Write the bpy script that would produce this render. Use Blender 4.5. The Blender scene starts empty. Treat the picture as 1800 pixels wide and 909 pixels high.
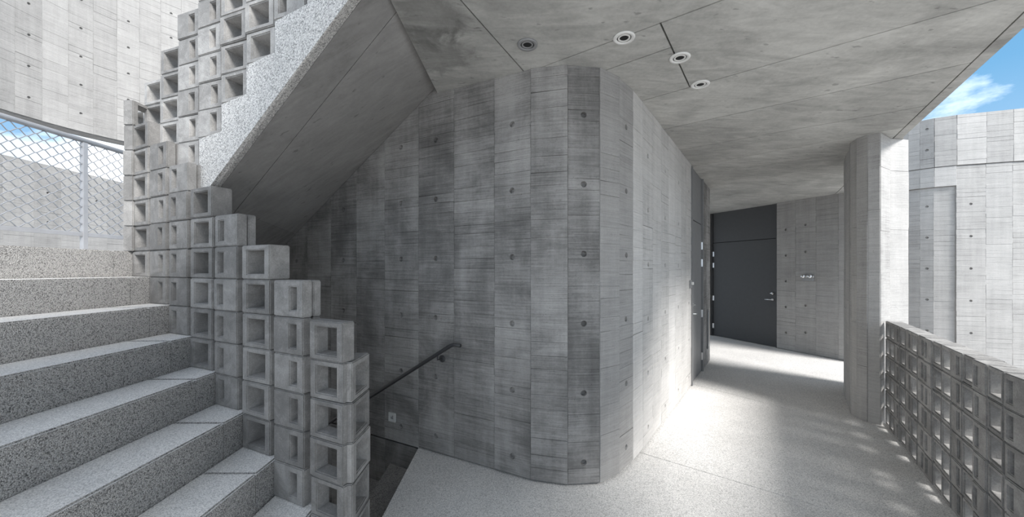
import bpy, bmesh, math, random
from mathutils import Vector, Matrix

random.seed(7)
scene = bpy.context.scene
col = scene.collection

# ------------------------------------------------------------------ camera
F_PX, HORIZON, EYE = 640.0, 474.0, 1.67          # focal length (px of 1800), horizon row, eye height
cam_d = bpy.data.cameras.new('camera')
cam_d.sensor_fit = 'HORIZONTAL'; cam_d.sensor_width = 36.0
cam_d.lens = F_PX / 1800 * 36.0
cam_d.shift_y = (HORIZON - 454.5) / 1800
cam_d.clip_start = 0.02
cam = bpy.data.objects.new('camera', cam_d); col.objects.link(cam)
cam.location = (0, 0, EYE); cam.rotation_euler = (math.radians(90), 0, 0)
scene.camera = cam

# ------------------------------------------------------------------ exposure, sky, sun
vs = scene.view_settings
vs.view_transform = 'Standard'; vs.look = 'None'; vs.gamma = 1.0; vs.use_curve_mapping = False
vs.exposure = 1.02

CLOUD_X = 1.7
world = bpy.data.worlds.new('sky'); scene.world = world; world.use_nodes = True
wt = world.node_tree; wt.nodes.clear()
wo = wt.nodes.new('ShaderNodeOutputWorld'); wb = wt.nodes.new('ShaderNodeBackground')
tc = wt.nodes.new('ShaderNodeTexCoord'); sp = wt.nodes.new('ShaderNodeSeparateXYZ')
rp = wt.nodes.new('ShaderNodeValToRGB')
rp.color_ramp.elements[0].position = 0.0; rp.color_ramp.elements[0].color = (0.46, 0.62, 0.80, 1)
rp.color_ramp.elements[1].position = 0.75; rp.color_ramp.elements[1].color = (0.06, 0.17, 0.34, 1)
e = rp.color_ramp.elements.new(0.33); e.color = (0.15, 0.36, 0.60, 1)
cl = wt.nodes.new('ShaderNodeTexNoise'); cl.inputs['Scale'].default_value = 3.2
cl.inputs['Detail'].default_value = 7; cl.inputs['Roughness'].default_value = 0.6
mpw = wt.nodes.new('ShaderNodeMapping'); mpw.inputs['Scale'].default_value = (1, 1, 2.2); mpw.inputs['Location'].default_value = (CLOUD_X, 0, 0)
cr = wt.nodes.new('ShaderNodeValToRGB')
cr.color_ramp.elements[0].position = 0.42; cr.color_ramp.elements[0].color = (0, 0, 0, 1)
cr.color_ramp.elements[1].position = 0.86; cr.color_ramp.elements[1].color = (1, 1, 1, 1)
mxw = wt.nodes.new('ShaderNodeMix'); mxw.data_type = 'RGBA'
L = wt.links.new
L(tc.outputs['Generated'], sp.inputs[0]); L(sp.outputs['Z'], rp.inputs[0])
L(tc.outputs['Generated'], mpw.inputs[0]); L(mpw.outputs[0], cl.inputs['Vector']); L(cl.outputs[0], cr.inputs[0])
L(cr.outputs[0], mxw.inputs[0]); L(rp.outputs[0], mxw.inputs[6]); mxw.inputs[7].default_value = (2.9, 2.85, 2.77, 1)
L(mxw.outputs[2], wb.inputs[0]); L(wb.outputs[0], wo.inputs[0])
wb.inputs['Strength'].default_value = 0.70

sun_d = bpy.data.lights.new('sun', 'SUN'); sun_d.energy = 3.1; sun_d.angle = math.radians(18)
sun_d.color = (1.0, 0.99, 0.975)
sun = bpy.data.objects.new('sun', sun_d); col.objects.link(sun)
SUN_DIR = Vector((-0.64, 0.70, -0.85)).normalized()
sun.rotation_euler = SUN_DIR.to_track_quat('-Z', 'Y').to_euler()

# ------------------------------------------------------------------ plan helpers
def at(px, py, depth):
    return Vector(((px - 900) / F_PX * depth, depth, EYE + (HORIZON - py) / F_PX * depth))
def on_floor(px, py, z=0.0):
    return at(px, py, F_PX * (EYE - z) / (py - HORIZON))

CA, CB, CC = 3.262, -0.0268, -0.0035                # ceiling plane z = CA + CB x + CC y
def zc(x, y): return CA + CB * x + CC * y
def on_ceiling(px, py):
    k = (px - 900) / F_PX; m = (HORIZON - py) / F_PX
    d = (CA - EYE) / (m - CB * k - CC)
    return at(px, py, d)

# wall of the stairwell: straight line in plan
WA = Vector((-0.867, 3.395)); WB = Vector((0.148, 2.865))
WS = (WB - WA).normalized()                        # along the wall, to the right
WN = Vector((-WS.y, WS.x))                         # into the wall, away from the camera
W0 = WN.dot(WA)
def so(s, o):                                      # plan point from along-wall s and offset o towards the camera
    return WS * s + WN * (W0 - o)
def wall_at_px(px):
    k = (px - 900) / F_PX
    d = W0 / (WN.x * k + WN.y)
    return Vector((k * d, d))

# ------------------------------------------------------------------ object helpers
def tag(o, label=None, cat=None, group=None, kind=None):
    if label: o['label'] = label
    if cat: o['category'] = cat
    if group: o['group'] = group
    if kind: o['kind'] = kind
    return o
def empty(name, loc=(0, 0, 0), rz=0.0, label=None, cat=None, group=None, kind=None):
    o = bpy.data.objects.new(name, None); col.objects.link(o)
    o.location = loc; o.rotation_euler = (0, 0, rz); o.empty_display_size = 0.1
    return tag(o, label, cat, group, kind)
def link(name, me, mat=None, parent=None):
    o = bpy.data.objects.new(name, me); col.objects.link(o)
    if mat and not me.materials: me.materials.append(mat)
    if parent: o.parent = parent
    return o
def mesh_obj(name, verts, faces, mat, parent=None):
    me = bpy.data.meshes.new(name); me.from_pydata([tuple(v) for v in verts], [], faces); me.validate()
    bm = bmesh.new(); bm.from_mesh(me); bmesh.ops.recalc_face_normals(bm, faces=bm.faces); bm.to_mesh(me); bm.free()
    return link(name, me, mat, parent)
def bm_obj(name, bm, mat, parent=None, smooth=False):
    bmesh.ops.recalc_face_normals(bm, faces=bm.faces)
    me = bpy.data.meshes.new(name); bm.to_mesh(me); bm.free()
    if smooth:
        for p in me.polygons: p.use_smooth = True
    return link(name, me, mat, parent)
def add_box(bm, lo, hi, bev=0.0, M=None):
    r = bmesh.ops.create_cube(bm, size=1.0)
    lo, hi = Vector(lo), Vector(hi); c = (lo + hi) / 2; s = hi - lo
    for v in r['verts']: v.co = Vector((v.co.x * s.x, v.co.y * s.y, v.co.z * s.z)) + c
    vs_ = r['verts']
    if bev:
        ed = list({e for v in vs_ for e in v.link_edges})
        rr = bmesh.ops.bevel(bm, geom=ed, offset=bev, segments=2, affect='EDGES', profile=0.6)
        vs_ = list({v for f in rr['faces'] for v in f.verts} | {v for v in vs_ if v.is_valid})
    if M is not None:
        for v in vs_: v.co = M @ v.co
def box(name, lo, hi, mat, parent=None, bev=0.0):
    bm = bmesh.new(); add_box(bm, lo, hi, bev); return bm_obj(name, bm, mat, parent)
def prism(name, poly, z0, z1, mat, parent=None, bev=0.0):
    f0 = z0 if callable(z0) else (lambda x, y: z0)
    f1 = z1 if callable(z1) else (lambda x, y: z1)
    n = len(poly)
    v = [(p[0], p[1], f0(p[0], p[1])) for p in poly] + [(p[0], p[1], f1(p[0], p[1])) for p in poly]
    f = [list(range(n))[::-1], list(range(n, 2 * n))] + [[i, (i + 1) % n, n + (i + 1) % n, n + i] for i in range(n)]
    o = mesh_obj(name, v, f, mat, parent)
    if bev:
        bm = bmesh.new(); bm.from_mesh(o.data)
        bmesh.ops.bevel(bm, geom=list(bm.edges), offset=bev, segments=2, affect='EDGES')
        bm.to_mesh(o.data); bm.free()
    return o
def add_tube(bm, pts, r, n=10, cap=True):
    pts = [Vector(p) for p in pts]; rings = []
    for i, p in enumerate(pts):
        a = pts[max(i - 1, 0)]; b = pts[min(i + 1, len(pts) - 1)]
        t = (b - a).normalized()
        u = t.cross(Vector((0, 0, 1)))
        if u.length < 1e-3: u = t.cross(Vector((0, 1, 0)))
        u.normalize(); w = u.cross(t)
        rings.append([bm.verts.new(p + (u * math.cos(2 * math.pi * k / n) + w * math.sin(2 * math.pi * k / n)) * r) for k in range(n)])
    for a, b in zip(rings, rings[1:]):
        for k in range(n): bm.faces.new((a[k], a[(k + 1) % n], b[(k + 1) % n], b[k]))
    if cap: bm.faces.new(rings[0][::-1]); bm.faces.new(rings[-1])
def add_lathe(bm, prof, n=20, M=None):
    rings = []
    for r, z in prof:
        rings.append([bm.verts.new((r * math.cos(2 * math.pi * k / n), r * math.sin(2 * math.pi * k / n), z)) for k in range(n)])
    for a, b in zip(rings, rings[1:]):
        for k in range(n): bm.faces.new((a[k], a[(k + 1) % n], b[(k + 1) % n], b[k]))
    bm.faces.new(rings[0][::-1]); bm.faces.new(rings[-1])
    if M is not None:
        for rg in rings:
            for v in rg: v.co = M @ v.co
def clip(poly, p, d, side):                        # keep the part of poly on one side of the line p + t d
    nx, ny = (-d[1], d[0]) if side > 0 else (d[1], -d[0])
    out = []; g = lambda q: (q[0] - p[0]) * nx + (q[1] - p[1]) * ny
    for i in range(len(poly)):
        a, b = poly[i], poly[(i + 1) % len(poly)]; ga, gb = g(a), g(b)
        if ga >= 0: out.append(a)
        if (ga > 1e-9 and gb < -1e-9) or (ga < -1e-9 and gb > 1e-9):
            t = ga / (ga - gb); out.append((a[0] + (b[0] - a[0]) * t, a[1] + (b[1] - a[1]) * t))
    return out
def area(poly): return sum(poly[i][0] * poly[(i + 1) % len(poly)][1] - poly[(i + 1) % len(poly)][0] * poly[i][1] for i in range(len(poly))) / 2
def inset(poly, g):
    q = [poly[0]]
    for p in poly[1:]:
        if (Vector(p) - Vector(q[-1])).length > 1e-4: q.append(p)
    if (Vector(q[0]) - Vector(q[-1])).length < 1e-4: q.pop()
    if area(q) < 0: q = q[::-1]
    n = len(q); out = []
    for i in range(n):
        a, b, c = Vector(q[i - 1]), Vector(q[i]), Vector(q[(i + 1) % n])
        d1 = (b - a).normalized(); d2 = (c - b).normalized()
        n1 = Vector((-d1.y, d1.x)); n2 = Vector((-d2.y, d2.x))
        m = n1 + n2
        k = g / max(0.25, 1 + n1.dot(n2))
        out.append(tuple(b + m * k))
    return out
def split(polys, p, q):
    d = (q[0] - p[0], q[1] - p[1]); out = []
    for poly in polys:
        a, b = clip(poly, p, d, 1), clip(poly, p, d, -1)
        for x in (a, b):
            if len(x) > 2 and abs(area(x)) > 1e-3: out.append(x)
    return out

# ------------------------------------------------------------------ materials
def new_mat(name):
    m = bpy.data.materials.new(name); m.use_nodes = True
    nt = m.node_tree; b = nt.nodes['Principled BSDF']
    return m, nt, b
def noise(nt, vec, scale, detail=6, rough=0.6, dist=0.0):
    n = nt.nodes.new('ShaderNodeTexNoise'); n.inputs['Scale'].default_value = scale
    n.inputs['Detail'].default_value = detail; n.inputs['Roughness'].default_value = rough
    n.inputs['Distortion'].default_value = dist
    nt.links.new(vec, n.inputs['Vector']); return n.outputs[0]
def ramp(nt, fac, stops):
    r = nt.nodes.new('ShaderNodeValToRGB'); el = r.color_ramp.elements
    el[0].position, el[0].color = stops[0][0], (*stops[0][1], 1)
    el[1].position, el[1].color = stops[-1][0], (*stops[-1][1], 1)
    for p, c in stops[1:-1]: x = el.new(p); x.color = (*c, 1)
    nt.links.new(fac, r.inputs[0]); return r.outputs[0]
def g3(v, t=(1, 1, 1)): return (v * t[0], v * t[1], v * t[2])
def mapping(nt, vec, scale):
    mp = nt.nodes.new('ShaderNodeMapping'); mp.inputs['Scale'].default_value = scale
    nt.links.new(vec, mp.inputs[0]); return mp.outputs[0]
def mixc(nt, mode, fac, a, b):
    m = nt.nodes.new('ShaderNodeMix'); m.data_type = 'RGBA'; m.blend_type = mode
    for i, v in ((0, fac), (6, a), (7, b)):
        if hasattr(v, 'node'): nt.links.new(v, m.inputs[i])
        else: m.inputs[i].default_value = v if i == 0 else (*v, 1)
    return m.outputs[2]
def math_n(nt, op, a, b=0.0):
    m = nt.nodes.new('ShaderNodeMath'); m.operation = op
    for i, v in ((0, a), (1, b)):
        if hasattr(v, 'node'): nt.links.new(v, m.inputs[i])
        else: m.inputs[i].default_value = v
    return m.outputs[0]
def bump(nt, b, h, strength, dist):
    n = nt.nodes.new('ShaderNodeBump'); n.inputs['Strength'].default_value = strength
    n.inputs['Distance'].default_value = dist
    nt.links.new(h, n.inputs['Height']); nt.links.new(n.outputs[0], b.inputs['Normal'])
def rand_vec(nt):                                   # object coordinates shifted by the object's random number
    t = nt.nodes.new('ShaderNodeTexCoord'); oi = nt.nodes.new('ShaderNodeObjectInfo')
    m = nt.nodes.new('ShaderNodeVectorMath'); m.operation = 'ADD'
    k = math_n(nt, 'MULTIPLY', oi.outputs['Random'], 37.0)
    nt.links.new(t.outputs['Object'], m.inputs[0]); nt.links.new(k, m.inputs[1])
    return m.outputs[0], oi.outputs['Random']

TINT = (1.0, 0.966, 0.925)
def board_concrete(name, lo, hi, blot=0.5):
    m, nt, b = new_mat(name)
    v, rnd = rand_vec(nt)
    at_ = nt.nodes.new('ShaderNodeAttribute'); at_.attribute_name = 'tone'
    big = noise(nt, v, 1.7, 5, 0.62, 0.4)
    grain = noise(nt, mapping(nt, v, (1.6, 1.6, 46.0)), 2.2, 6, 0.62, 0.5)
    fine = noise(nt, v, 55.0, 4, 0.7)
    pits = noise(nt, v, 130.0, 2, 0.5)
    streak = noise(nt, mapping(nt, v, (9.0, 9.0, 0.5)), 1.6, 5, 0.6, 0.2)
    f = math_n(nt, 'ADD', math_n(nt, 'MULTIPLY', big, blot), math_n(nt, 'MULTIPLY', grain, 0.42))
    f = math_n(nt, 'ADD', f, math_n(nt, 'MULTIPLY', streak, 0.22))
    f = math_n(nt, 'ADD', f, math_n(nt, 'MULTIPLY', fine, 0.16))
    f = math_n(nt, 'ADD', f, math_n(nt, 'MULTIPLY', math_n(nt, 'SUBTRACT', at_.outputs['Fac'], 0.5), 0.05))
    f = math_n(nt, 'ADD', f, math_n(nt, 'MULTIPLY', math_n(nt, 'SUBTRACT', rnd, 0.5), 0.12))
    mid = 0.5 * (blot + 0.8)
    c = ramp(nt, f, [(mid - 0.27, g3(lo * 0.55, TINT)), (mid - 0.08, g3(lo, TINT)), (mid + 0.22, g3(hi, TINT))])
    pd = ramp(nt, pits, [(0.26, g3(0.35)), (0.33, g3(1.0))])
    c = mixc(nt, 'MULTIPLY', 0.8, c, pd)
    nt.links.new(c, b.inputs['Base Color']); b.inputs['Roughness'].default_value = 0.82
    b.inputs['Specular IOR Level'].default_value = 0.25
    h = math_n(nt, 'ADD', math_n(nt, 'MULTIPLY', grain, 0.8), math_n(nt, 'MULTIPLY', fine, 0.3))
    h = math_n(nt, 'ADD', h, math_n(nt, 'MULTIPLY', pd, 0.25))
    bump(nt, b, h, 0.55, 0.006)
    return m
def smooth_concrete(name, lo, hi, tint=TINT, stains=()):
    m, nt, b = new_mat(name)
    t = nt.nodes.new('ShaderNodeTexCoord'); v = t.outputs['Object']
    oi = nt.nodes.new('ShaderNodeObjectInfo')
    big = noise(nt, v, 1.1, 6, 0.6, 0.6)
    st = noise(nt, mapping(nt, v, (0.9, 3.0, 1)), 3.0, 5, 0.6, 1.2)
    fine = noise(nt, v, 40.0, 4, 0.65)
    f = math_n(nt, 'ADD', math_n(nt, 'MULTIPLY', big, 0.5), math_n(nt, 'MULTIPLY', st, 0.35))
    f = math_n(nt, 'ADD', f, math_n(nt, 'MULTIPLY', fine, 0.15))
    f = math_n(nt, 'ADD', f, math_n(nt, 'MULTIPLY', math_n(nt, 'SUBTRACT', oi.outputs['Random'], 0.5), 0.06))
    c = ramp(nt, f, [(0.33, g3(lo * 0.72, tint)), (0.45, g3(lo, tint)), (0.64, g3(hi, tint))])
    spots = noise(nt, mapping(nt, v, (5, 11, 5)), 2.0, 3, 0.5)
    sc = ramp(nt, spots, [(0.27, g3(0.55)), (0.33, g3(1))])
    c = mixc(nt, 'MULTIPLY', 0.75, c, sc)
    for (sx_, sy_, r_, k_) in stains:               # damp stains, ragged-edged
        dm = nt.nodes.new('ShaderNodeVectorMath'); dm.operation = 'DISTANCE'
        fl = nt.nodes.new('ShaderNodeVectorMath'); fl.operation = 'MULTIPLY'; fl.inputs[1].default_value = (1, 1, 0)
        nt.links.new(v, fl.inputs[0]); nt.links.new(fl.outputs[0], dm.inputs[0]); dm.inputs[1].default_value = (sx_, sy_, 0)
        rag = noise(nt, v, 4.5, 5, 0.65, 0.6)
        q = math_n(nt, 'ADD', math_n(nt, 'DIVIDE', dm.outputs['Value'], r_), math_n(nt, 'MULTIPLY', math_n(nt, 'SUBTRACT', rag, 0.5), 2.6))
        c = mixc(nt, 'MULTIPLY', 1.0, c, ramp(nt, q, [(0.55, g3(k_)), (1.05, g3(1.0))]))
    nt.links.new(c, b.inputs['Base Color']); b.inputs['Roughness'].default_value = 0.75
    b.inputs['Specular IOR Level'].default_value = 0.3
    bump(nt, b, fine, 0.15, 0.004)
    return m
def terrazzo(name, lo, hi, scale=95, relief=0.5):
    m, nt, b = new_mat(name)
    t = nt.nodes.new('ShaderNodeTexCoord'); v = t.outputs['Object']
    vo = nt.nodes.new('ShaderNodeTexVoronoi'); vo.inputs['Scale'].default_value = scale
    nt.links.new(v, vo.inputs['Vector'])
    sx = nt.nodes.new('ShaderNodeSeparateColor'); nt.links.new(vo.outputs['Color'], sx.inputs[0])
    big = noise(nt, v, 1.5, 5, 0.6)
    c = ramp(nt, sx.outputs[0], [(0.0, g3(lo, TINT)), (0.25, g3(lo + (hi - lo) * 0.45, TINT)), (0.55, g3(lo + (hi - lo) * 0.75, TINT)), (1.0, g3(hi, TINT))])
    ed = ramp(nt, vo.outputs['Distance'], [(0.35, g3(1)), (0.8, g3(0.70))])
    c = mixc(nt, 'MULTIPLY', 1.0, c, ed)
    c = mixc(nt, 'MULTIPLY', 0.5, c, ramp(nt, big, [(0.35, g3(0.78)), (0.65, g3(1.0))]))
    nt.links.new(c, b.inputs['Base Color']); b.inputs['Roughness'].default_value = 0.7
    b.inputs['Specular IOR Level'].default_value = 0.3
    inv = math_n(nt, 'SUBTRACT', 1.0, vo.outputs['Distance'])
    bump(nt, b, inv, relief, 0.006)
    return m
def block_mat(name, lo, hi):
    m, nt, b = new_mat(name)
    v, rnd = rand_vec(nt)
    big = noise(nt, v, 9.0, 5, 0.6, 0.8); fine = noise(nt, v, 120.0, 4, 0.7)
    sm = noise(nt, v, 17.0, 6, 0.7, 1.5)
    f = math_n(nt, 'ADD', math_n(nt, 'MULTIPLY', big, 0.5), math_n(nt, 'MULTIPLY', fine, 0.35))
    f = math_n(nt, 'ADD', f, math_n(nt, 'MULTIPLY', rnd, 0.16))
    c = ramp(nt, f, [(0.30, g3(lo * 0.7, TINT)), (0.46, g3(lo, TINT)), (0.68, g3(hi, TINT))])
    c = mixc(nt, 'MIX', math_n(nt, 'MULTIPLY', ramp(nt, sm, [(0.66, g3(0)), (0.76, g3(1))]), 0.6), c, g3(0.5, TINT))
    nt.links.new(c, b.inputs['Base Color']); b.inputs['Roughness'].default_value = 0.85
    b.inputs['Specular IOR Level'].default_value = 0.2
    bump(nt, b, math_n(nt, 'ADD', fine, math_n(nt, 'MULTIPLY', big, 0.6)), 0.4, 0.005)
    return m
def plain(name, c, rough=0.5, metal=0.0, var=0.06):
    m, nt, b = new_mat(name)
    t = nt.nodes.new('ShaderNodeTexCoord')
    n = noise(nt, t.outputs['Object'], 14.0, 4, 0.6)
    cc = ramp(nt, n, [(0.3, tuple(max(0, x * (1 - var)) for x in c)), (0.7, tuple(x * (1 + var) for x in c))])
    nt.links.new(cc, b.inputs['Base Color'])
    b.inputs['Roughness'].default_value = rough; b.inputs['Metallic'].default_value = metal
    return m

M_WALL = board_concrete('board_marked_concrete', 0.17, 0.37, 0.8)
M_SUNLIT = board_concrete('light_board_marked_concrete', 0.46, 0.66, 0.35)  # paler copy of the wall concrete; the corridor's sunlight is in its colour
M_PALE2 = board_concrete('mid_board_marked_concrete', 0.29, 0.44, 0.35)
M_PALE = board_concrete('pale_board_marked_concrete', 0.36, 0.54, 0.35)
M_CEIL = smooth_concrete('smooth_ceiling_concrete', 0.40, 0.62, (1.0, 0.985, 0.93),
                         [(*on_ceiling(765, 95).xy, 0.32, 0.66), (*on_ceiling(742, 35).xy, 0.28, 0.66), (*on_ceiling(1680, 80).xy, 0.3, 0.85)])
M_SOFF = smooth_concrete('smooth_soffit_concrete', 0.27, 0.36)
M_CORE = smooth_concrete('plain_concrete', 0.22, 0.32)
M_FLOOR = terrazzo('washed_pebble_floor', 0.50, 0.93, 190, 0.25)
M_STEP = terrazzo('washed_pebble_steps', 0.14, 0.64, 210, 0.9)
M_TREAD = terrazzo('skylit_ground_pebble_treads', 0.60, 0.95, 200, 0.3)  # ground smoother than the risers; paler because skylight is put into the colour
M_STRG = terrazzo('washed_pebble_stringer', 0.26, 0.88, 150, 0.5)
M_BLK = block_mat('grey_concrete_block', 0.20, 0.34)
M_BLK2 = block_mat('weathered_concrete_block', 0.27, 0.46)
M_GROUND = terrazzo('pale_gravel_ground', 0.30, 0.60, 30, 0.4)
M_STEEL = plain('brushed_steel', (0.72, 0.72, 0.72), 0.28, 1.0)
M_RAIL = plain('galvanised_rail_paint', (0.34, 0.34, 0.35), 0.45, 0.3)
M_WIRE = plain('galvanised_wire', (0.30, 0.31, 0.33), 0.45, 0.4)
M_DARK = plain('dark_painted_steel', (0.045, 0.045, 0.047), 0.5, 0.0)
M_DOOR = plain('charcoal_door_paint', (0.052, 0.052, 0.053), 0.55)
M_DOOR2 = plain('grey_door_paint', (0.21, 0.21, 0.21), 0.5)
M_BLACK = plain('black_gap', (0.012, 0.012, 0.012), 0.8)
M_WHITE = plain('off_white_plastic', (0.62, 0.62, 0.60), 0.45)
M_RINGW = plain('white_lamp_trim', (0.80, 0.79, 0.76), 0.4)
M_GREY = plain('grey_plastic', (0.28, 0.28, 0.28), 0.5)

# ------------------------------------------------------------------ board-marked wall strips
def strip(parent, a, b, z0, z1a, z1b, mat, toward=(0, 0), ties=None, proud=0.0, board=0.098, name='panel', deep=0.03, seams=()):
    """one vertical strip of board-marked concrete from plan point a to b: boards in relief, tie holes sunk"""
    a, b = Vector(a), Vector(b)
    u = (b - a); w = u.length; u.normalize()
    n = Vector((-u.y, u.x))
    if n.dot(Vector(toward) - a) < 0: n = -n; a, b = b, a; u = -u; z1a, z1b = z1b, z1a
    # local frame: x along the strip, -y outward, z up  (needs right-handed: outward = -y  <=> n = rot(u,-90))
    if abs(u.y * n.x * 1.0 - 0) >= 0 and (Vector((u.y, -u.x)) - n).length > 1e-3:
        a, b = b, a; u = -u; z1a, z1b = z1b, z1a
    g = 0.0028
    V, Fc, T = [], [], []
    def vert(x, y, z):
        V.append((x, y, z)); return len(V) - 1
    def face(ix, t): Fc.append(ix); T.append(t)
    zmin = min(z1a, z1b); zs = [z0]
    tie_z = sorted(t for t in (ties or []) if z0 + 0.06 < t < zmin - 0.07)
    def fill(to):
        m = max(1, round((to - zs[-1]) / board)); cuts = [random.uniform(0.75, 1.25) for _ in range(m)]; tot = sum(cuts); st = zs[-1]; acc = 0
        for c_ in cuts: acc += c_; zs.append(st + (to - st) * acc / tot)
    for t in tie_z:
        lo_ = t - random.uniform(0.036, 0.05)
        if lo_ - zs[-1] > 0.03: fill(lo_)
        zs.append(t + random.uniform(0.036, 0.05))
    if zmin - board * 0.6 > zs[-1] + 0.03: fill(zmin - board * 0.6)
    zs.append(None)
    base = -proud
    prev = None
    for i in range(len(zs) - 1):
        za = zs[i]; zb = zs[i + 1]
        la, lb = za, za
        ha, hb = (z1a, z1b) if zb is None else (zb, zb)
        y = base - random.uniform(-0.0022, 0.0022); tone = random.random()
        gg = g * random.choice((0.2, 0.3, 0.5, 0.9, 1.6))
        sk = random.uniform(-0.003, 0.003) if zb is not None else 0
        p = [(g, la + gg), (w - g, lb + gg), (w - g, hb - gg + sk), (g, ha - gg - sk)]
        q = [vert(x, y, z) for x, z in p]
        tz = [t for t in tie_z if la + 0.028 < t < min(ha, hb) - 0.028]
        if tz:
            t = tz[0]; cx = w / 2; r = 0.024; K = 12
            ring = [vert(cx + r * math.cos(2 * math.pi * (k + .5) / K - math.pi * .75), y, t + r * math.sin(2 * math.pi * (k + .5) / K - math.pi * .75)) for k in range(K)]
            bot = [vert(cx + r * .8 * math.cos(2 * math.pi * (k + .5) / K - math.pi * .75), y + 0.028, t + r * .8 * math.sin(2 * math.pi * (k + .5) / K - math.pi * .75)) for k in range(K)]
            for s in range(4):
                k0 = s * 3
                face([q[s], q[(s + 1) % 4]] + [ring[(k0 + j) % K] for j in (2, 1, 0)][0:3], tone)
                face([q[(s + 1) % 4], ring[(k0 + 3) % K], ring[(k0 + 2) % K]], tone)
            for k in range(K): face([ring[k], ring[(k + 1) % K], bot[(k + 1) % K], bot[k]], 0.25)
            face(bot, 0.15)
        else:
            face(q, tone)
        # recessed joints around the board
        dj = base + random.choice((0.0015, 0.0025, 0.0025, 0.004, 0.008))
        o = [vert(0, dj, la), vert(w, dj, lb), vert(w, dj, hb), vert(0, dj, ha)]
        for s in range(4): face([q[s], o[s], o[(s + 1) % 4], q[(s + 1) % 4]], tone * 0.6)
        for s in (1, 3):
            e0 = vert(V[o[s]][0], deep, V[o[s]][2]); e1 = vert(V[o[(s + 1) % 4]][0], deep, V[o[(s + 1) % 4]][2])
            face([o[s], o[(s + 1) % 4], e1, e0], 0.3)
    # cap top, bottom, back
    t = [vert(0, base + .008, z1a), vert(w, base + .008, z1b), vert(w, deep, z1b), vert(0, deep, z1a)]; face(t, .5)
    t = [vert(0, base + .008, z0), vert(0, deep, z0), vert(w, deep, z0), vert(w, base + .008, z0)]; face(t, .5)
    t = [vert(0, deep, z0), vert(0, deep, z1a), vert(w, deep, z1b), vert(w, deep, z0)]; face(t, .5)
    me = bpy.data.meshes.new(name); me.from_pydata(V, [], Fc)
    at_ = me.attributes.new('tone', 'FLOAT', 'FACE')
    at_.data.foreach_set('value', T[:len(me.polygons)])
    bm = bmesh.new(); bm.from_mesh(me); bmesh.ops.remove_doubles(bm, verts=bm.verts, dist=1e-5)
    bmesh.ops.recalc_face_normals(bm, faces=bm.faces); bm.to_mesh(me); bm.free()
    o = link(name, me, mat, parent)
    o.location = (a.x, a.y, 0); o.rotation_euler = (0, 0, math.atan2(u.y, u.x))
    return o
def ties(z0, n, step): return [z0 + i * step for i in range(n)]
def core(name, pts, z0, z1, thick, mat, toward=(0, 0), setback=0.031):
    """solid wall body behind the strips, a closed band that follows the plan line"""
    fr, bk = [], []
    P = [Vector(p) for p in pts]
    for i, p in enumerate(P):
        d = (P[min(i + 1, len(P) - 1)] - P[max(i - 1, 0)]).normalized(); n = Vector((-d.y, d.x))
        if n.dot(Vector(toward) - p) > 0: n = -n
        fr.append(p + n * setback); bk.append(p + n * thick)
    f1 = z1 if callable(z1) else (lambda x, y: z1)
    v, f = [], []
    for a, b in zip(fr, bk):
        v += [(a.x, a.y, z0), (a.x, a.y, f1(a.x, a.y)), (b.x, b.y, f1(b.x, b.y)), (b.x, b.y, z0)]
    for i in range(len(P) - 1):
        for k in range(4): f.append([4 * i + k, 4 * i + (k + 1) % 4, 4 * i + 4 + (k + 1) % 4, 4 * i + 4 + k])
    f.append([0, 1, 2, 3]); f.append([4 * len(P) - 4 + k for k in range(4)][::-1])
    return tag(mesh_obj(name, v, f, mat), kind='structure')

# ================================================================== STRUCTURE
# parapet line on the right
PR0 = Vector((4.045, 3.945)); PRD = Vector((2.755, 2.115)) - PR0; PRL = PRD.length; PRD.normalize()
PRN = Vector((-PRD.y, PRD.x)) * 1                     # normal
if PRN.dot(Vector((0, 0)) - PR0) > 0: PRN = -PRN       # points outward, away from the camera
PAR_W, PAR_H, PAR_D = PRL / 13, 0.1865, 0.125

# ---- floor
floor_poly = [(-3.6, -3.0), (2.68, -3.0), (2.68, 1.45), tuple(Vector((2.755, 2.115)) + PRN * 0.18), tuple(PR0 + PRN * 0.18),
              (4.75, 4.3), (7.0, 5.6), (7.0, 10.6), (-0.88, 10.6), (-0.88, 2.02), (-1.1, 2.14), (-3.25, 3.26), (-3.6, 3.26)]
floor = tag(prism('floor', inset(floor_poly, 0.012), -0.28, -0.035, M_CORE), kind='structure')
f1a, f1b = on_floor(1130, 797), on_floor(1500, 909)
f2a, f2b = on_floor(1251, 684), on_floor(1390, 720)
parts = split([floor_poly], f2a, f2b)
far_, near_ = sorted(parts, key=lambda p: -max(q[1] for q in p))[:2]
slabs = [far_] + split([near_], f1a, f1b)
for s in slabs: prism('floor_slab', inset(s, 0.0035), -0.035, 0.0, M_FLOOR, floor)

# ---- ceiling
edge_a, edge_b = on_ceiling(1800, 50), on_ceiling(1590, 240)
ed = (edge_b - edge_a).xy.normalized()
near_e = edge_a.xy + ed * ((1.0 - edge_a.y) / ed.y); far_e = edge_a.xy + ed * ((10.6 - edge_a.y) / ed.y)
crease_w = so(-2.20, 0.0) if False else wall_at_px(768)
crease_o = on_ceiling(687, 4).xy
ceil_poly = [(crease_o.x - 0.02, -1.4), (3.45, -1.4), (3.45, 1.55), tuple(edge_a.xy), tuple(edge_b.xy), (5.5, 5.2), (6.9, 6.45), (6.9, 10.6), (crease_w.x, 10.6), tuple(crease_w), tuple(crease_o)]  # unseen near right overhang added to keep sun off the wall corner
ceiling = tag(prism('ceiling', inset(ceil_poly, 0.012), lambda x, y: zc(x, y) + 0.035, lambda x, y: zc(x, y) + 0.32, M_CORE), kind='structure')
cp = lambda x, y: on_ceiling(x, y).xy
en = Vector((-ed.y, ed.x))
pieces = [ceil_poly]
drip = edge_a.xy + en * 0.085
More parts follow.
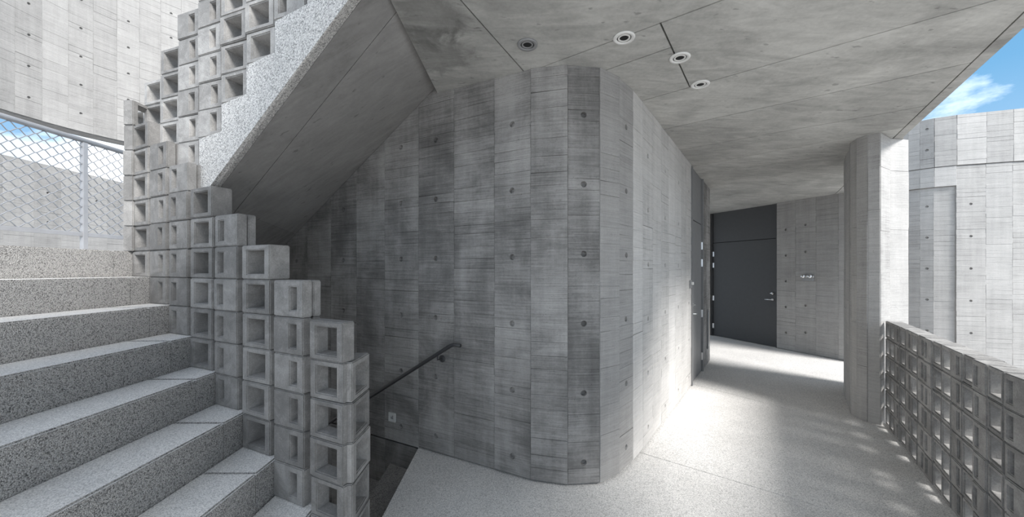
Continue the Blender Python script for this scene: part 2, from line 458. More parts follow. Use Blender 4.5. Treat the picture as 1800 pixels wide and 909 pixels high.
pieces = split(pieces, drip, drip + ed)
def split_some(polys, p, q, test):
    out = []
    for s in polys:
        c = Vector((sum(v[0] for v in s) / len(s), sum(v[1] for v in s) / len(s)))
        out += split([s], p, q) if test(s, c) else [s]
    return out
main = lambda s, c: abs(area(s)) > 0.5 and (c - drip).dot(en) > 0.1
for a, b in (((1123, 179), (1651, 28.6)), ((1164, 228), (1708, 110)), ((1193, 264), (1590, 193)), ((1218, 293), (1500, 240)), ((1237, 304), (1400, 282)), ((932, 126), (1271, 0))):
    pieces = split_some(pieces, cp(*a), cp(*b), main)
def has(px, py):
    q = cp(px, py)
    def inside(s):
        c = False
        for i in range(len(s)):
            x1, y1 = s[i]; x2, y2 = s[i - 1]
            if (y1 > q.y) != (y2 > q.y) and q.x < (x2 - x1) * (q.y - y1) / (y2 - y1) + x1: c = not c
        return c
    return lambda s, c: inside(s)
pieces = split_some(pieces, cp(809, 0), cp(921, 126), has(860, 20))
band = has(1150, 90)
pieces = split_some(pieces, cp(1161, 41.5), cp(1211, 150), band)
pieces = split_some(pieces, cp(1058, 126), cp(1181, 83), has(1110, 90))
for s in pieces:
    prism('ceiling_panel', inset(s, 0.0055), lambda x, y: zc(x, y), lambda x, y: zc(x, y) + 0.035, M_CEIL, ceiling)

# ---- central wall: stairwell side, rounded corner, corridor side
LP = [wall_at_px(x) for x in (503, 540, 581.6, 626.5, 676, 735.6, 798, 869)] + [WB]
stepv = LP[1] - LP[0]
LP = [LP[0] - stepv * k for k in range(6, 0, -1)] + LP
CORNER = [WB] + [Vector(p) for p in ((0.428, 2.798), (0.679, 2.82), (0.867, 2.952), (1.049, 3.153), (1.208, 3.361))]
D1A, D1B, CEND = Vector((2.572, 5.226)), Vector((3.147, 6.013)), Vector((3.632, 6.68))
nC = 7
CORR = [CORNER[-1] + (D1A - CORNER[-1]) * (i / nC) for i in range(nC + 1)]
TAIL = [D1B, (D1B + CEND) / 2, CEND]
def soffit_wall_z(s): return 2.099 + 0.594 * (s + 4.197)
wall_line = LP + CORNER[1:] + CORR[1:]
def core_top(x, y):
    s = WS.dot(Vector((x, y)))
    if x < crease_w.x: return max(1.55, soffit_wall_z(s)) + 0.15
    return zc(x, y)
wall_c = core('wall_center', wall_line, -2.3, core_top, 0.28, M_CORE)
for i, (a, b) in enumerate(zip(LP, LP[1:])):
    za, zb = core_top(*a), core_top(*b)
    if b.x <= -0.86:                                  # over the stairwell: upper strip and lower strip below floor level
        t_ = ties(0.16, 6, 0.537) if i % 2 == 0 else None
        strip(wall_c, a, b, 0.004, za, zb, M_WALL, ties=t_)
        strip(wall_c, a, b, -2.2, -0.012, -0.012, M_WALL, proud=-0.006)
    else:
        j = i - (len(LP) - 4)
        if a.x < crease_w.x: za, zb = zb + 0.06, zb + 0.06
        strip(wall_c, a, b, 0.018, za, zb, M_WALL, ties=ties(0.16, 6, 0.537) if i % 2 == 1 else None)
for i, (a, b) in enumerate(zip(CORNER, CORNER[1:])):
    strip(wall_c, a, b, 0.022, zc(*a), zc(*b), M_WALL if i < 2 else (M_PALE2 if i < 4 else M_SUNLIT), ties=ties(0.18, 6, 0.537) if i % 2 == 1 else None, proud=(0.008, 0.001, 0.007, 0, 0)[i], board=0.12)  # colour steps paler around the corner as the wall turns to the sun
for i, (a, b) in enumerate(zip(CORR, CORR[1:])):
    strip(wall_c, a, b, 0.018, zc(*a), zc(*b), M_SUNLIT, toward=(4, 2), ties=ties(0.16 + 0.05 * (i % 2), 6, 0.52) if i % 2 == 0 else None)
wall_e = core('wall_corridor_end', TAIL + [CEND + Vector((-1.4, 1.02))], 0.0, zc, 0.25, M_CORE, toward=(6, 5))
for a, b in zip(TAIL, TAIL[1:]): strip(wall_e, a, b, 0.01, zc(*a), zc(*b), M_WALL, toward=(6, 4))

# ---- far wall with the dark door
FD = (Vector((6.065, 6.647)) - Vector((5.62, 7.706))).normalized()
FW0 = Vector((5.62, 7.73)); FW1 = FW0 + FD * 2.3
FDL = Vector((5.02, 9.26))
FARP = [FW0 + FD * 0.36 * k for k in range(5)]
wall_f = core('wall_far', FARP, 0.0, zc, 0.25, M_CORE, toward=(0, 4))
for i, (a, b) in enumerate(zip(FARP, FARP[1:])):
    strip(wall_f, a, b, 0.01, zc(*a), zc(*b), M_PALE2, toward=(0, 4), ties=ties(0.42 if i % 2 else 0.36, 5, 0.535) if i in (0, 1, 4) else None)
FARQ = [FDL - FD * 0.36 * k for k in range(4)]
wall_f2 = core('wall_far_left', FARQ, 0.0, zc, 0.25, M_CORE, toward=(0, 4))
for a, b in zip(FARQ, FARQ[1:]): strip(wall_f2, a, b, 0.01, zc(*a), zc(*b), M_WALL, toward=(0, 4))

# ---- right-hand outer wall
def pd(px, d): return Vector(((px - 900) / F_PX * d, d))
OUT = [pd(x, d) for x, d in ((1540, 7.75), (1573, 7.6), (1597, 7.46), (1617, 7.34), (1642, 7.2), (1681, 7.05), (1733, 6.92), (1780, 6.80), (1832, 6.70), (1890, 6.6), (1950, 6.5), (2020, 6.4))]
wall_r = core('wall_right', OUT, -1.2, 4.60, 0.30, M_CORE, setback=0.13)
for i, (a, b) in enumerate(zip(OUT, OUT[1:])):
    strip(wall_r, a, b, 3.69, 4.66, 4.66, M_PALE, ties=ties(4.05, 2, 0.42) if i in (3, 7, 9) else None, deep=0.13, proud=0.02)
    low = i < 5
    if low: strip(wall_r, a, b, 3.30, 3.68, 3.68, M_PALE, deep=0.13, proud=0.012)
    strip(wall_r, a, b, -1.1, 3.295 if low else 3.68, 3.295 if low else 3.68, M_PALE, proud=-0.03 if low else 0.0, deep=0.13,
          ties=ties(0.45, 5, 0.62) if i in (3, 5, 7, 9) else None)

# ---- left outer wall and the curved wall hanging above it
XL = -8.4
LW = [Vector((XL - 0.02 * k, 1.6 + 0.415 * k)) for k in range(24)]
wall_l = core('wall_left', LW, -1.3, 3.58, 0.3, M_CORE)
for i, (a, b) in enumerate(zip(LW, LW[1:])):
    strip(wall_l, a, b, -1.0, 3.62, 3.62, M_PALE2, ties=ties(0.9, 5, 0.55) if i % 2 == 0 else None, board=0.13)
cx, cy, R = -5.35, 6.15, 3.32
ang = [math.radians(212 - 5.9 * k) for k in range(27)]
CV = [Vector((cx + R * math.cos(t), cy + R * math.sin(t))) for t in ang]
CZ = 4.40
wall_u = core('wall_upper', CV, CZ - 0.02, 9.6, 0.32, M_PALE2, toward=(cx, cy))
for i, (a, b) in enumerate(zip(CV, CV[1:])):
    strip(wall_u, a, b, CZ, 9.6, 9.6, M_PALE2, toward=(cx, cy), ties=ties(4.75, 9, 0.56) if i % 2 == 0 else None, board=0.17)

# ---- unseen wall added on the slab edge to shade the upper block parapet; ground
wall_s = core('wall_storey_above', [(crease_o.x, -1.4), (crease_o.x, 1.9)], 3.36, 4.5, 0.25, M_CORE, toward=(-6, 0), setback=0.0)
ground = tag(box('ground', (-30, -12, -1.6), (30, 30, -1.3), M_GROUND), kind='structure')

# ---- column
COLP = [Vector(p) for p in ((4.45, 4.085), (4.2, 4.05), (3.955, 3.91), (3.90, 3.99), (3.885, 4.10), (3.93, 4.22), (4.08, 4.40), (4.28, 4.66), (4.52, 4.95), (4.82, 5.15), (5.15, 5.15), (5.2, 4.8), (4.85, 4.46))]
colm = tag(prism('column', inset([tuple(p) for p in COLP], 0.012), 0.0, lambda x, y: zc(x, y), M_CORE), kind='structure')
pf = lambda i: (0.0, 0.006, 0.004, 0.008, 0.0, 0.007, 0.003, 0.006, 0.0, 0.004, 0, 0, 0, 0)[i]
for i in range(len(COLP)):
    a, b = COLP[i], COLP[(i + 1) % len(COLP)]
    c = Vector((4.6, 4.6)); mid = (a + b) / 2
    strip(colm, a, b, 0.0, zc(*a), zc(*b), M_PALE, toward=tuple(mid + (mid - c)), proud=pf(i), board=0.6, deep=0.015)

# ================================================================== STAIRS
PX, PY, PZ = 0.305, -0.158, 0.215                       # column pitch along the stair and rise
A0 = Vector((-3.254, 3.119)); Z1 = 1.61
def colpt(k): return Vector((A0.x + PX * k, A0.y + PY * k))
stair = empty('staircase', (-2.2, 1.5, 0), label='washed pebble staircase climbing beside the stepped block balustrade to a landing', cat='stairs')
def child_of(o, parent):
    o.parent = parent; o.matrix_parent_inverse = Matrix.Translation(-parent.location)
    return o
NEAR_Y = -1.6
def step_part(name, x0, x1, y0, y1a, y1b, z0, z1, mat, parent_loc):
    bm = bmesh.new()
    v = [(x0, y0), (x1, y0), (x1, y1b), (x0, y1a)]
    lo = [bm.verts.new((x, y, z0)) for x, y in v]; hi = [bm.verts.new((x, y, z1)) for x, y in v]
    bm.faces.new(lo[::-1]); bm.faces.new(hi)
    for i in range(4): bm.faces.new((lo[i], lo[(i + 1) % 4], hi[(i + 1) % 4], hi[i]))
    ed_ = [e for e in bm.edges if all(q.co.z > z1 - 1e-4 for q in e.verts)]
    bmesh.ops.bevel(bm, geom=ed_, offset=0.009, segments=2, affect='EDGES')
    o = bm_obj(name, bm, mat)
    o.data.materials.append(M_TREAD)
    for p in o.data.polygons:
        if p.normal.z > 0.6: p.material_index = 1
    return o
for k in range(1, 9):
    x0, x1 = colpt(k - 1).x, colpt(k).x
    if k == 8: x1 += 0.02
    z1 = Z1 - PZ * (k - 1)
    ye = colpt(k).y - 0.15; back = 0.16
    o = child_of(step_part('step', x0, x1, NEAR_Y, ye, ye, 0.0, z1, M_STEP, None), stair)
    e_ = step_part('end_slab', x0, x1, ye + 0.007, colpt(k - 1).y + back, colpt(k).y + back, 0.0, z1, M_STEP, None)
    e_.parent = o; e_.matrix_parent_inverse = Matrix.Identity(4)
# landing at the top
LZ = Z1 + PZ
lx0, lx1 = -4.42, A0.x
def wy(x): return WA.y + (x - WA.x) * (WS.y / WS.x)
ye = A0.y - 0.15
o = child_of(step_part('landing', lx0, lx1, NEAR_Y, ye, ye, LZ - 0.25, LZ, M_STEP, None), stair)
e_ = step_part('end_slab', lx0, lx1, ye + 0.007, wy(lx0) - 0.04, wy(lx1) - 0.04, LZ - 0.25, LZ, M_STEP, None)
e_.parent = o; e_.matrix_parent_inverse = Matrix.Identity(4)
rs = child_of(box('riser', (lx1 - 0.2, NEAR_Y, 0.0), (lx1 - 0.001, A0.y + 0.12, LZ - 0.25), M_STEP), stair)

# flight going down behind the balustrade
down = empty('staircase', (-1.2, 2.9, -0.3), label='dark flight of pebble steps going down behind the block balustrade', cat='stairs')
for k in range(1, 8):
    x1 = -0.885 - PX * (k - 1); x0 = x1 - PX
    zt = -PZ * k
    def pline(x): return A0.y + (x - A0.x) * PY / PX + 0.17
    poly = [(x0, pline(x0)), (x1, max(pline(x1), 2.06)), (x1, wy(x1) - 0.012), (x0, wy(x0) - 0.012)]
    child_of(prism('step', poly, -2.2, zt, M_STEP, None, 0.006), down)
well = core('wall_stairwell', [(-0.89, 2.06), (-1.12, 2.18), (-3.3, 3.30)], -2.2, -0.28, 0.12, M_CORE, toward=(-1.5, 6), setback=0.0)

# upper flight above: soffit slab, stringer and steps
upper = empty('staircase', (-2.2, 3.2, 2.4), label='upper flight with smooth concrete soffit and pale pebble stringer', cat='stairs')
OI, OF = 1.17, 1.25
def z_in(s): return 2.225 + 0.585 * (s + 3.393)
def z_fr(s): return 2.286 + 0.572 * (s + 3.244)
s_lo = -4.75
sw_c = WS.dot(crease_w); so_c = WS.dot(crease_o) + 0.0
p_wc = Vector((crease_w.x, crease_w.y, zc(*crease_w)))
# soffit underside: bilinear panels split by the joints that show
def sof(s_in, t):                                       # t: 0 at stringer, 1 at wall; iso lines run along the steps' direction
    sw = s_in - 0.80 + 0.0
    pin = so(s_in, OI); pw = so(sw, 0.004)
    zi, zw = z_in(s_in), soffit_wall_z(sw)
    p = pin.lerp(pw, t)
    return Vector((p.x, p.y, zi + (zw - zi) * t))
s_hi = sw_c + 0.92
def soffit_panel(sa, sb, t0, t1):
    g = 0.0022
    n = 6; v, f = [], []
    for th in (0.0, 0.16):
        for i in range(n + 1):
            for j in range(2):
                s = sa + g + (sb - sa - 2 * g) * i / n; t = (t0 + g, t1 - g)[j]
                p = sof(s, t); v.append((p.x, p.y, p.z + th))
    m = 2 * (n + 1)
    for i in range(n):
        a = 2 * i
        f.append([a, a + 1, a + 3, a + 2]); f.append([m + a, m + a + 2, m + a + 3, m + a + 1])
        f.append([a, a + 2, m + a + 2, m + a]); f.append([a + 1, m + a + 1, m + a + 3, a + 3])
    f.append([0, m, m + 1, 1]); f.append([2 * n, 2 * n + 1, m + 2 * n + 1, m + 2 * n])
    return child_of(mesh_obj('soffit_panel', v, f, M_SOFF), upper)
s_j = -3.42
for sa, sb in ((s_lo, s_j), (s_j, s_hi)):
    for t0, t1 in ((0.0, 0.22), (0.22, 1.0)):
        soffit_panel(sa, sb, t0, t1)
# stringer: pale pebble band whose top steps up under the blocks
UX = 0.292; URISE = 0.195
def ucol(k):                                            # front-left point of upper block column k  (k=4 stands at x=-2.388)
    x = -2.388 + UX * (k - 4)
    d = (W0 - OF - WN.x * x) / WN.y
    return Vector((x, d))
def uz(k): return 2.668 + URISE * (k - 4)
sv, sf = [], []
top = []; ks = list(range(-1, 10))
for k in ks:
    s0 = WS.dot(ucol(k)); s1 = WS.dot(ucol(k + (1 if k < 9 else 0.55)))
    top += [(s0 + 0.0, uz(k)), (s1 - 0.0, uz(k))]
bot = [(top[0][0], z_fr(top[0][0]))] + [(top[-1][0], z_fr(top[-1][0]))]
ring_f = top + [bot[1], bot[0]]
n = len(ring_f)
for s, z in ring_f:
    p = so(s, OF); sv.append((p.x, p.y, z))
for i, (s, z) in enumerate(ring_f):
    zz = z if i < n - 2 else z_in(s) - 0.0
    p = so(s, OI); sv.append((p.x, p.y, zz))
sf += [[i, (i + 1) % n, n + (i + 1) % n, n + i] for i in range(n)]
for i in range(0, len(top), 2):                         # front and back as columns so that faces stay planar and convex
    s0, s1 = top[i][0], top[i + 1][0]
    for base_o in (OF, OI):
        zf = z_fr if base_o == OF else z_in
        q = len(sv)
        for s, z in ((s0, zf(s0)), (s1, zf(s1)), (s1, top[i][1]), (s0, top[i][1])):
            p = so(s, base_o); sv.append((p.x, p.y, z))
        sf.append([q, q + 1, q + 2, q + 3])
stg = mesh_obj('stringer', sv, sf, M_STRG); child_of(stg, upper)
for k in range(-1, 9):                                 # the treads of the upper flight
    a = ucol(k); s0 = WS.dot(a); s1 = WS.dot(ucol(k + 1))
    pa, pb = so(s0, OI - 0.005), so(s1, OI - 0.005); qa, qb = so(s0 - 0.79, 0.02), so(s1 - 0.79, 0.02)
    zb_ = uz(k) - URISE * 1.0
    child_of(prism('step', [tuple(pa), tuple(pb), tuple(qb), tuple(qa)], uz(k) - 0.20, uz(k) - 0.06, M_STEP), upper)

# ================================================================== BLOCKS
def frame_block(w, h, d, hole, bev=0.006, layers=((0.0, 1.0),), web=False):
    """hollow concrete block: box with a rectangular hole through its depth; hole = (x0, x1, z0, z1)"""
    bm = bmesh.new()
    if web: add_box(bm, (hole[0] - 0.004, d * 0.93, hole[2] - 0.004), (hole[1] + 0.004, d * 0.985, hole[3] + 0.004))
    for f0, f1 in layers:
        y0, y1 = d * f0, d * f1
        x0, x1, z0, z1 = hole
        taper = 0.006
        O = [(0, 0), (w, 0), (w, h), (0, h)]; I = [(x0, z0), (x1, z0), (x1, z1), (x0, z1)]
        I2 = [(x0 + taper, z0 + taper), (x1 - taper, z0 + taper), (x1 - taper, z1 - taper), (x0 + taper, z1 - taper)]
        of = [bm.verts.new((x, y0, z)) for x, z in O]; ob = [bm.verts.new((x, y1, z)) for x, z in O]
        if_ = [bm.verts.new((x, y0, z)) for x, z in I]; ib = [bm.verts.new((x, y1, z)) for x, z in I2]
        for i in range(4):
            j = (i + 1) % 4
            bm.faces.new((of[i], of[j], if_[j], if_[i])); bm.faces.new((ob[j], ob[i], ib[i], ib[j]))
            bm.faces.new((of[j], of[i], ob[i], ob[j])); bm.faces.new((if_[i], if_[j], ib[j], ib[i]))
        edges = [e for e in bm.edges if not ((e.verts[0] in of and e.verts[1] in if_) or (e.verts[0] in if_ and e.verts[1] in of)
                 or (e.verts[0] in ob and e.verts[1] in ib) or (e.verts[0] in ib and e.verts[1] in ob))]
        edges = [e for e in edges if all(v in of + ob + if_ + ib for v in e.verts)]
        inner = [e for e in edges if {e.verts[0] in if_ or e.verts[0] in ib, e.verts[1] in if_ or e.verts[1] in ib} == {True}
                 and (e.verts[0] in if_) != (e.verts[1] in if_)]
        outer = [e for e in edges if e not in inner]
        bmesh.ops.bevel(bm, geom=outer, offset=bev, segments=2, affect='EDGES')
    bmesh.ops.recalc_face_normals(bm, faces=bm.faces)
    me = bpy.data.meshes.new('block'); bm.to_mesh(me); bm.free()
    return me
def sq(w, h, d, m=0.19, web=False):
    return frame_block(w, h, d, (w * m, w * (1 - m), h * 0.15, h * 0.85), web=web)
def slit(w, h, d, right, sw=0.23, layers=((0, 0.52), (0.56, 1.0))):
    x0 = w * (0.55 if right else 0.17)
    return frame_block(w, h, d, (x0, x0 + w * sw, h * 0.18, h * 0.82), layers=layers, web=True)
def put_block(me, parent, p, z, rz, jit=0.004):
    o = bpy.data.objects.new('block', me); col.objects.link(o); o.parent = parent
    o.matrix_parent_inverse = Matrix.Translation(-parent.location)
    o.location = (p[0] + random.uniform(-jit, jit), p[1] + random.uniform(-jit, jit), z)
    o.rotation_euler = (0, 0, rz + random.uniform(-1, 1) * 0.012)
    return o
# stepped balustrade of the lower stair
RL = math.radians(-25)
bal = empty('block_balustrade', (A0.x, A0.y, Z1), label='stepped balustrade of stacked grey blocks along the lower stair', cat='balustrade')
HB = PZ - 0.003
LM = {'S': sq(0.285, HB, 0.13, web=True), 'R': slit(0.268, HB, 0.115, True), 'L': slit(0.268, HB, 0.115, False), 'E': sq(0.235, HB, 0.085, 0.2), 'H': sq(0.262, HB, 0.078)}
for me in LM.values(): me.materials.append(M_BLK)
for k, t in enumerate('SRLSLSRH'):
    p = colpt(k)
    for r in range(6): put_block(LM[t], bal, p, Z1 - PZ * k + PZ * r + 0.0005, RL)
# end posts: blocks turned so their holes face along the stair
pe = at(216, 435, 3.09)
for r in range(6): put_block(LM['E'], bal, (pe.x + 0.085, pe.y), LZ + PZ * r + 0.0005, math.radians(90))
pi_ = colpt(7)
for r in range(5): put_block(LM['E'], bal, (-0.842, 1.925), 0.106 + PZ * r, math.radians(90))
pad = box('base_pad', (-0.96, 1.89, 0.0), (-0.835, 2.19, 0.105), M_STEP); child_of(pad, bal)

# upper parapet
RU = math.radians(-19)
ubal = empty('block_balustrade', (ucol(4).x, ucol(4).y, uz(4)), label='block parapet standing on the pale pebble stringer of the upper flight', cat='balustrade')
UH = 0.207
UM = {'S': sq(0.272, UH - 0.003, 0.14), 'L': slit(0.262, UH - 0.003, 0.14, False), 'R': slit(0.262, UH - 0.003, 0.14, True)}
for me in UM.values(): me.materials.append(M_BLK2)
for k, t in zip(range(0, 10), 'SSSRRSSLSR'):
    p = ucol(k)
    for r in range(6): put_block(UM[t], ubal, p - Vector((0.0, 0.012)), uz(k) + UH * r + 0.001, RU)

# parapet on the right
rbal = empty('block_balustrade', (PR0.x, PR0.y, 0), label='waist-high parapet of stacked hollow blocks running from the column', cat='balustrade')
w_ = PAR_W - 0.004
RM = {'S': sq(w_, PAR_H - 0.003, PAR_D, 0.13), 'R': slit(w_, PAR_H - 0.003, PAR_D, True, 0.25, ((0, 1),)), 'L': slit(w_, PAR_H - 0.003, PAR_D, False, 0.25, ((0, 1),))}
for me in RM.values(): me.materials.append(M_BLK2)
rz0 = math.atan2(PRD.y, PRD.x)                           # runs from the column towards the camera; depth (+y local) points outward
p = PR0.copy(); rz = rz0
seq = 'SSRSRSRLSSRSLSLSLSLSSLSRSLSSRS'
for i, t in enumerate(seq):
    if i >= 14: rz = min(rz + math.radians(5.0), math.radians(-91))
    d = Vector((math.cos(rz), math.sin(rz))); nrm = Vector((-d.y, d.x))
    wid = PAR_W * (1.12 if i == 13 else 1.0)
    off = random.uniform(-0.004, 0.006)
    for r in range(6): put_block(RM[t], rbal, p + nrm * off, PAR_H * r + 0.001, rz, 0.003)
    p = p + d * wid

# ================================================================== DETAILS
# ---- fence on the landing
FX = -4.28
fence = empty('fence', (FX, 3.0, LZ), label='grey steel fence with wavy wire mesh on the top landing', cat='fence')
zb_, zt_ = 2.02, 2.96
y0_, y1_ = -0.4, 4.98
def fpart(name, fn, mat, smooth=True):
    bm = bmesh.new(); fn(bm); o = bm_obj(name, bm, mat, None, smooth); return child_of(o, fence)
fpart('top_rail', lambda bm: add_tube(bm, [(FX, y0_, zt_), (FX, y1_, zt_)], 0.024, 14), M_RAIL)
fpart('bottom_rail', lambda bm: add_box(bm, (FX - 0.015, y0_, zb_ - 0.02), (FX + 0.015, y1_, zb_ + 0.02), 0.004), M_RAIL, False)
posts = [-0.3, 1.0, 2.32, 3.64, 4.94]
for y in posts:
    fpart('post', lambda bm: add_box(bm, (FX - 0.02, y - 0.02, LZ), (FX + 0.02, y + 0.02, zt_ - 0.022), 0.003), M_RAIL, False)
for ya, yb in zip(posts, posts[1:]):
    def wires(bm, ya=ya + 0.02, yb=yb - 0.02):
        cw, chh = 0.113, 0.083; rows = int((zt_ - zb_ - 0.04) / (chh / 2))
        nn = int((yb - ya) / (cw / 2)); cw2 = (yb - ya) / nn
        z_ = zb_ + 0.02; chh2 = (zt_ - zb_ - 0.044) / rows
        for r in range(0, rows, 1):                     # wavy strands, alternate ones mirrored, touching at the knots
            pts = []
            for j in range(nn + 1):
                up = (j + r) % 2
                yy = ya + cw2 * j; zz = z_ + chh2 * (r + up)
                pts.append((FX + (0.004 if up else -0.004), yy, zz))
            fine = []
            for q, s in zip(pts, pts[1:]):
                q, s = Vector(q), Vector(s)
                fine += [q, q.lerp(s, 0.22) + Vector((0, 0, (q.z - s.z) * 0.10)), q.lerp(s, 0.78) + Vector((0, 0, (s.z - q.z) * 0.10))]
            fine.append(Vector(pts[-1]))
            add_tube(bm, fine, 0.0042, 5)
    fpart('wire_mesh', wires, M_WIRE)

# ---- handrail on the stairwell wall
def wp(px, py, off):
    k = (px - 900) / F_PX; d = (W0 - off) / (WN.x * k + WN.y)
    return at(px, py, d)
hr = empty('handrail', wp(773, 628, 0.0), label='dark steel handrail sloping down the stairwell wall', cat='handrail')
a = wp(812, 608, 0.07); b = wp(795, 606, 0.07); c = wp(650, 698, 0.07); dv = (c - b)
c = b + dv * 2.3
a = b + Vector((WS.x, WS.y, 0)) * 0.085
bm = bmesh.new(); add_tube(bm, [a, b + (a - b) * 0.15, b + dv * 0.02, c], 0.0165, 10)
child_of(bm_obj('rail', bm, M_DARK, None, True), hr)
wn3 = Vector((WN.x, WN.y, 0))
for t in (0.16, 1.15, 2.1):
    q = b + dv * t
    bm = bmesh.new(); w_pt = q + wn3 * 0.066 - Vector((0, 0, 0.055))
    add_tube(bm, [q, q - Vector((0, 0, 0.05)), w_pt], 0.007, 8)
    br = child_of(bm_obj('bracket', bm, M_DARK, None, True), hr)
    bm = bmesh.new(); M = Matrix.Translation(w_pt) @ Matrix.Rotation(math.atan2(WS.y, WS.x), 4, 'Z') @ Matrix.Rotation(math.radians(90), 4, 'X')
    add_lathe(bm, [(0.001, 0.008), (0.026, 0.008), (0.032, 0.003), (0.032, -0.004), (0.001, -0.004)], 18, M)
    rs_ = bm_obj('rose', bm, M_DARK, None, True); rs_.parent = br; rs_.matrix_parent_inverse = Matrix.Identity(4)

# ---- square step light in the wall
sl = empty('step_light', wp(690, 733, 0.0), math.atan2(WS.y, WS.x), label='small square step light set into the stairwell wall', cat='light')
bm = bmesh.new()
fr = 0.043
for lo, hi in (((-fr, -0.012, -fr), (fr, 0.0, -0.019)), ((-fr, -0.012, 0.019), (fr, 0.0, fr)), ((-fr, -0.012, -0.019), (-0.019, 0.0, 0.019)), ((0.019, -0.012, -0.019), (fr, 0.0, 0.019))):
    add_box(bm, lo, hi)
bm_obj('frame', bm, M_WHITE, sl)
box('lens', (-0.0185, -0.006, -0.0185), (0.0185, -0.001, 0.0185), M_GREY, sl)
box('hood', (-0.0185, -0.010, 0.004), (0.0, -0.006, 0.0185), M_WHITE, sl)

# ---- recessed ceiling lights
def downlight(px, py, mat, lab):
    q = on_ceiling(px, py)
    t = empty('downlight', (q.x, q.y, q.z), label=lab, cat='light', group='recessed ceiling lights')
    t.rotation_euler = (math.atan(CC), -math.atan(CB), 0)
    for nm, prof, m in (('trim_ring', [(0.046, -0.001), (0.048, -0.008), (0.069, -0.009), (0.073, -0.001)], mat),
                        ('inner_ring', [(0.028, -0.0005), (0.030, -0.0065), (0.040, -0.0065), (0.042, -0.0005)], mat)):
        bm = bmesh.new(); n = 32; rings = [[bm.verts.new((r * math.cos(2 * math.pi * k / n), r * math.sin(2 * math.pi * k / n), z)) for k in range(n)] for r, z in prof]
        for i in range(len(rings)):
            A_, B_ = rings[i], rings[(i + 1) % len(rings)]
            for k in range(n): bm.faces.new((A_[k], A_[(k + 1) % n], B_[(k + 1) % n], B_[k]))
        bm_obj(nm, bm, m, t, True)
    bm = bmesh.new(); add_lathe(bm, [(0.0455, -0.0004), (0.0455, -0.0022)], 32); bm_obj('baffle', bm, M_BLACK, t)
    bm = bmesh.new(); add_lathe(bm, [(0.028, -0.002), (0.024, -0.0045), (0.01, -0.0055)], 24); bm_obj('lens', bm, M_BLACK, t)
downlight(927, 78, M_GREY, 'grey-rimmed recessed downlight nearest the stair soffit')
downlight(1097, 66, M_RINGW, 'pale-rimmed recessed downlight lying on a long ceiling joint')
downlight(1195, 101, M_RINGW, 'brightest white-rimmed recessed downlight on the short cross joint')
downlight(1231, 148, M_RINGW, 'thin-rimmed recessed downlight nearest the corridor door')

# ---- doors
def lever(parent, M, flip=1):
    bm = bmesh.new()
    add_lathe(bm, [(0.001, 0.0), (0.027, 0.0), (0.027, 0.008), (0.011, 0.01), (0.011, 0.045), (0.001, 0.047)], 18, M @ Matrix.Rotation(math.radians(90), 4, 'X'))
    add_tube(bm, [M @ Vector((0, -0.043, 0)), M @ Vector((flip * 0.02, -0.05, 0)), M @ Vector((flip * 0.14, -0.046, -0.004))], 0.0095, 10)
    o = bm_obj('handle', bm, M_STEEL, parent, True); tag(o, 'chrome lever handle')
    bm = bmesh.new(); T = M @ Matrix.Translation((0, 0, 0.135)) @ Matrix.Rotation(math.radians(90), 4, 'X')
    add_lathe(bm, [(0.001, 0.0), (0.030, 0.0), (0.028, 0.012), (0.018, 0.02), (0.001, 0.021)], 18, T)
    add_box(bm, (-0.028, -0.045, 0.128), (0.028, -0.02, 0.142), 0.003, M)
    tag(bm_obj('deadbolt', bm, M_STEEL, parent, True), 'chrome thumb-turn deadbolt')
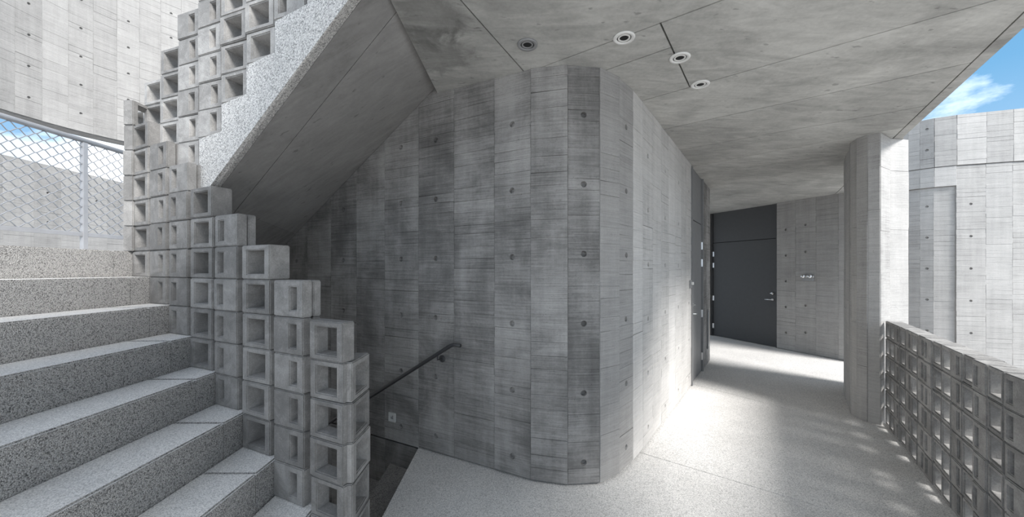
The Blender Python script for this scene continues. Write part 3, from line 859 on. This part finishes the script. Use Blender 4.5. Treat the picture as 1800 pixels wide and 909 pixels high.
def door(name, pl, pr, leaf_z, mat, toward, handle_right, recess, hinge_mat):
    """pl, pr: plan points of the opening, left and right as one stands in front of it"""
    d = (pr - pl); W = d.length; d.normalize()
    t = empty(name, (pl.x, pl.y, 0), math.atan2(d.y, d.x)); t['kind'] = 'structure'
    top_l, top_r = zc(*pl) - 0.004, zc(*pr) - 0.004
    jw = 0.045
    bm = bmesh.new()
    add_box(bm, (0.002, recess - 0.03, 0.001), (jw, recess + 0.09, min(top_l, top_r))); add_box(bm, (W - jw, recess - 0.03, 0.001), (W - 0.002, recess + 0.09, min(top_l, top_r)))
    fo = bm_obj('door_frame', bm, mat, t)
    lf = bmesh.new(); add_box(lf, (jw + 0.004, recess, 0.008), (W - jw - 0.004, recess + 0.045, leaf_z), 0.002)
    leaf = bm_obj('door_leaf', lf, mat, t)
    bm = bmesh.new(); v = [(jw + 0.003, recess, leaf_z + 0.012), (W - jw - 0.003, recess, leaf_z + 0.012), (W - jw - 0.003, recess, top_r), (jw + 0.003, recess, top_l)]
    A_ = [bm.verts.new(q) for q in v]; B_ = [bm.verts.new((q[0], recess + 0.045, q[2])) for q in v]
    bm.faces.new(A_); bm.faces.new(B_[::-1])
    for i in range(4): bm.faces.new((A_[i], B_[i], B_[(i + 1) % 4], A_[(i + 1) % 4]))
    bm_obj('transom_panel', bm, mat, t)
    box('backing', (0.002, recess + 0.05, 0.0), (W - 0.002, recess + 0.10, min(top_l, top_r)), M_BLACK, t)
    hx = W - jw - 0.085 if handle_right else jw + 0.085
    lever(leaf, Matrix.Translation((hx, recess, 1.02)), -1 if handle_right else 1)
    for hz in (0.25, 0.95, 1.78, 2.06):
        bm = bmesh.new(); x = jw if handle_right else W - jw
        add_tube(bm, [(x, recess - 0.012, hz - 0.06), (x, recess - 0.012, hz + 0.06)], 0.011, 10)
        add_box(bm, (x - 0.035, recess - 0.006, hz - 0.06), (x + 0.035, recess - 0.001, hz + 0.06))
        bm_obj('hinge', bm, hinge_mat, t)
    return t
door('door_1', D1A, D1B, 2.40, M_DOOR2, (4, 2), False, 0.012, M_STEEL)
door('door_2', FDL, FW0, 2.335, M_DOOR, (0, 4), True, 0.07, M_STEEL)

# ---- small devices
def wall_local(p, d, z): 
    t = empty('tmp', (p.x, p.y, z), math.atan2(d.y, d.x)); return t
q = FW0 + FD * 0.60
t = wall_local(q, FD, 1.545); t.name = 'wall_spotlight'; tag(t, 'twin chrome spotlight heads on the far board-marked wall', 'light')
box('mount', (-0.09, -0.035, -0.10), (0.09, -0.001, -0.035), M_GREY, t, 0.006)
for s in (-0.06, 0.06):
    bm = bmesh.new(); add_tube(bm, [(s, -0.02, 0.0), (s, -0.06, 0.0), (s + 0.02, -0.13, -0.015)], 0.034, 14); bm_obj('lamp_head', bm, M_STEEL, t, True)
box('arm', (-0.10, -0.03, -0.034), (0.10, -0.008, 0.012), M_STEEL, t, 0.004)
cd = (D1A - CORNER[-1]).normalized()
t = wall_local(D1A - cd * 0.10, cd, 1.50); t.name = 'door_reader'; tag(t, 'small pale door reader on corridor wall beside the near door', 'device')
box('housing', (-0.035, -0.022, -0.09), (0.035, -0.001, 0.02), M_GREY, t, 0.006)
box('cover', (-0.028, -0.05, -0.045), (0.028, -0.023, -0.005), M_WHITE, t, 0.006)
t = wall_local((D1B + CEND) / 2 + cd * 0.09, cd, 0.60); t.name = 'wall_grille'; tag(t, 'tall narrow steel pull plate beyond the grey corridor door', 'plate')
box('plate', (-0.05, -0.02, -0.32), (0.05, -0.001, 0.36), M_DOOR2, t, 0.004)
box('inlay', (-0.025, -0.026, -0.28), (0.025, -0.0205, 0.32), M_STEEL, t, 0.002)
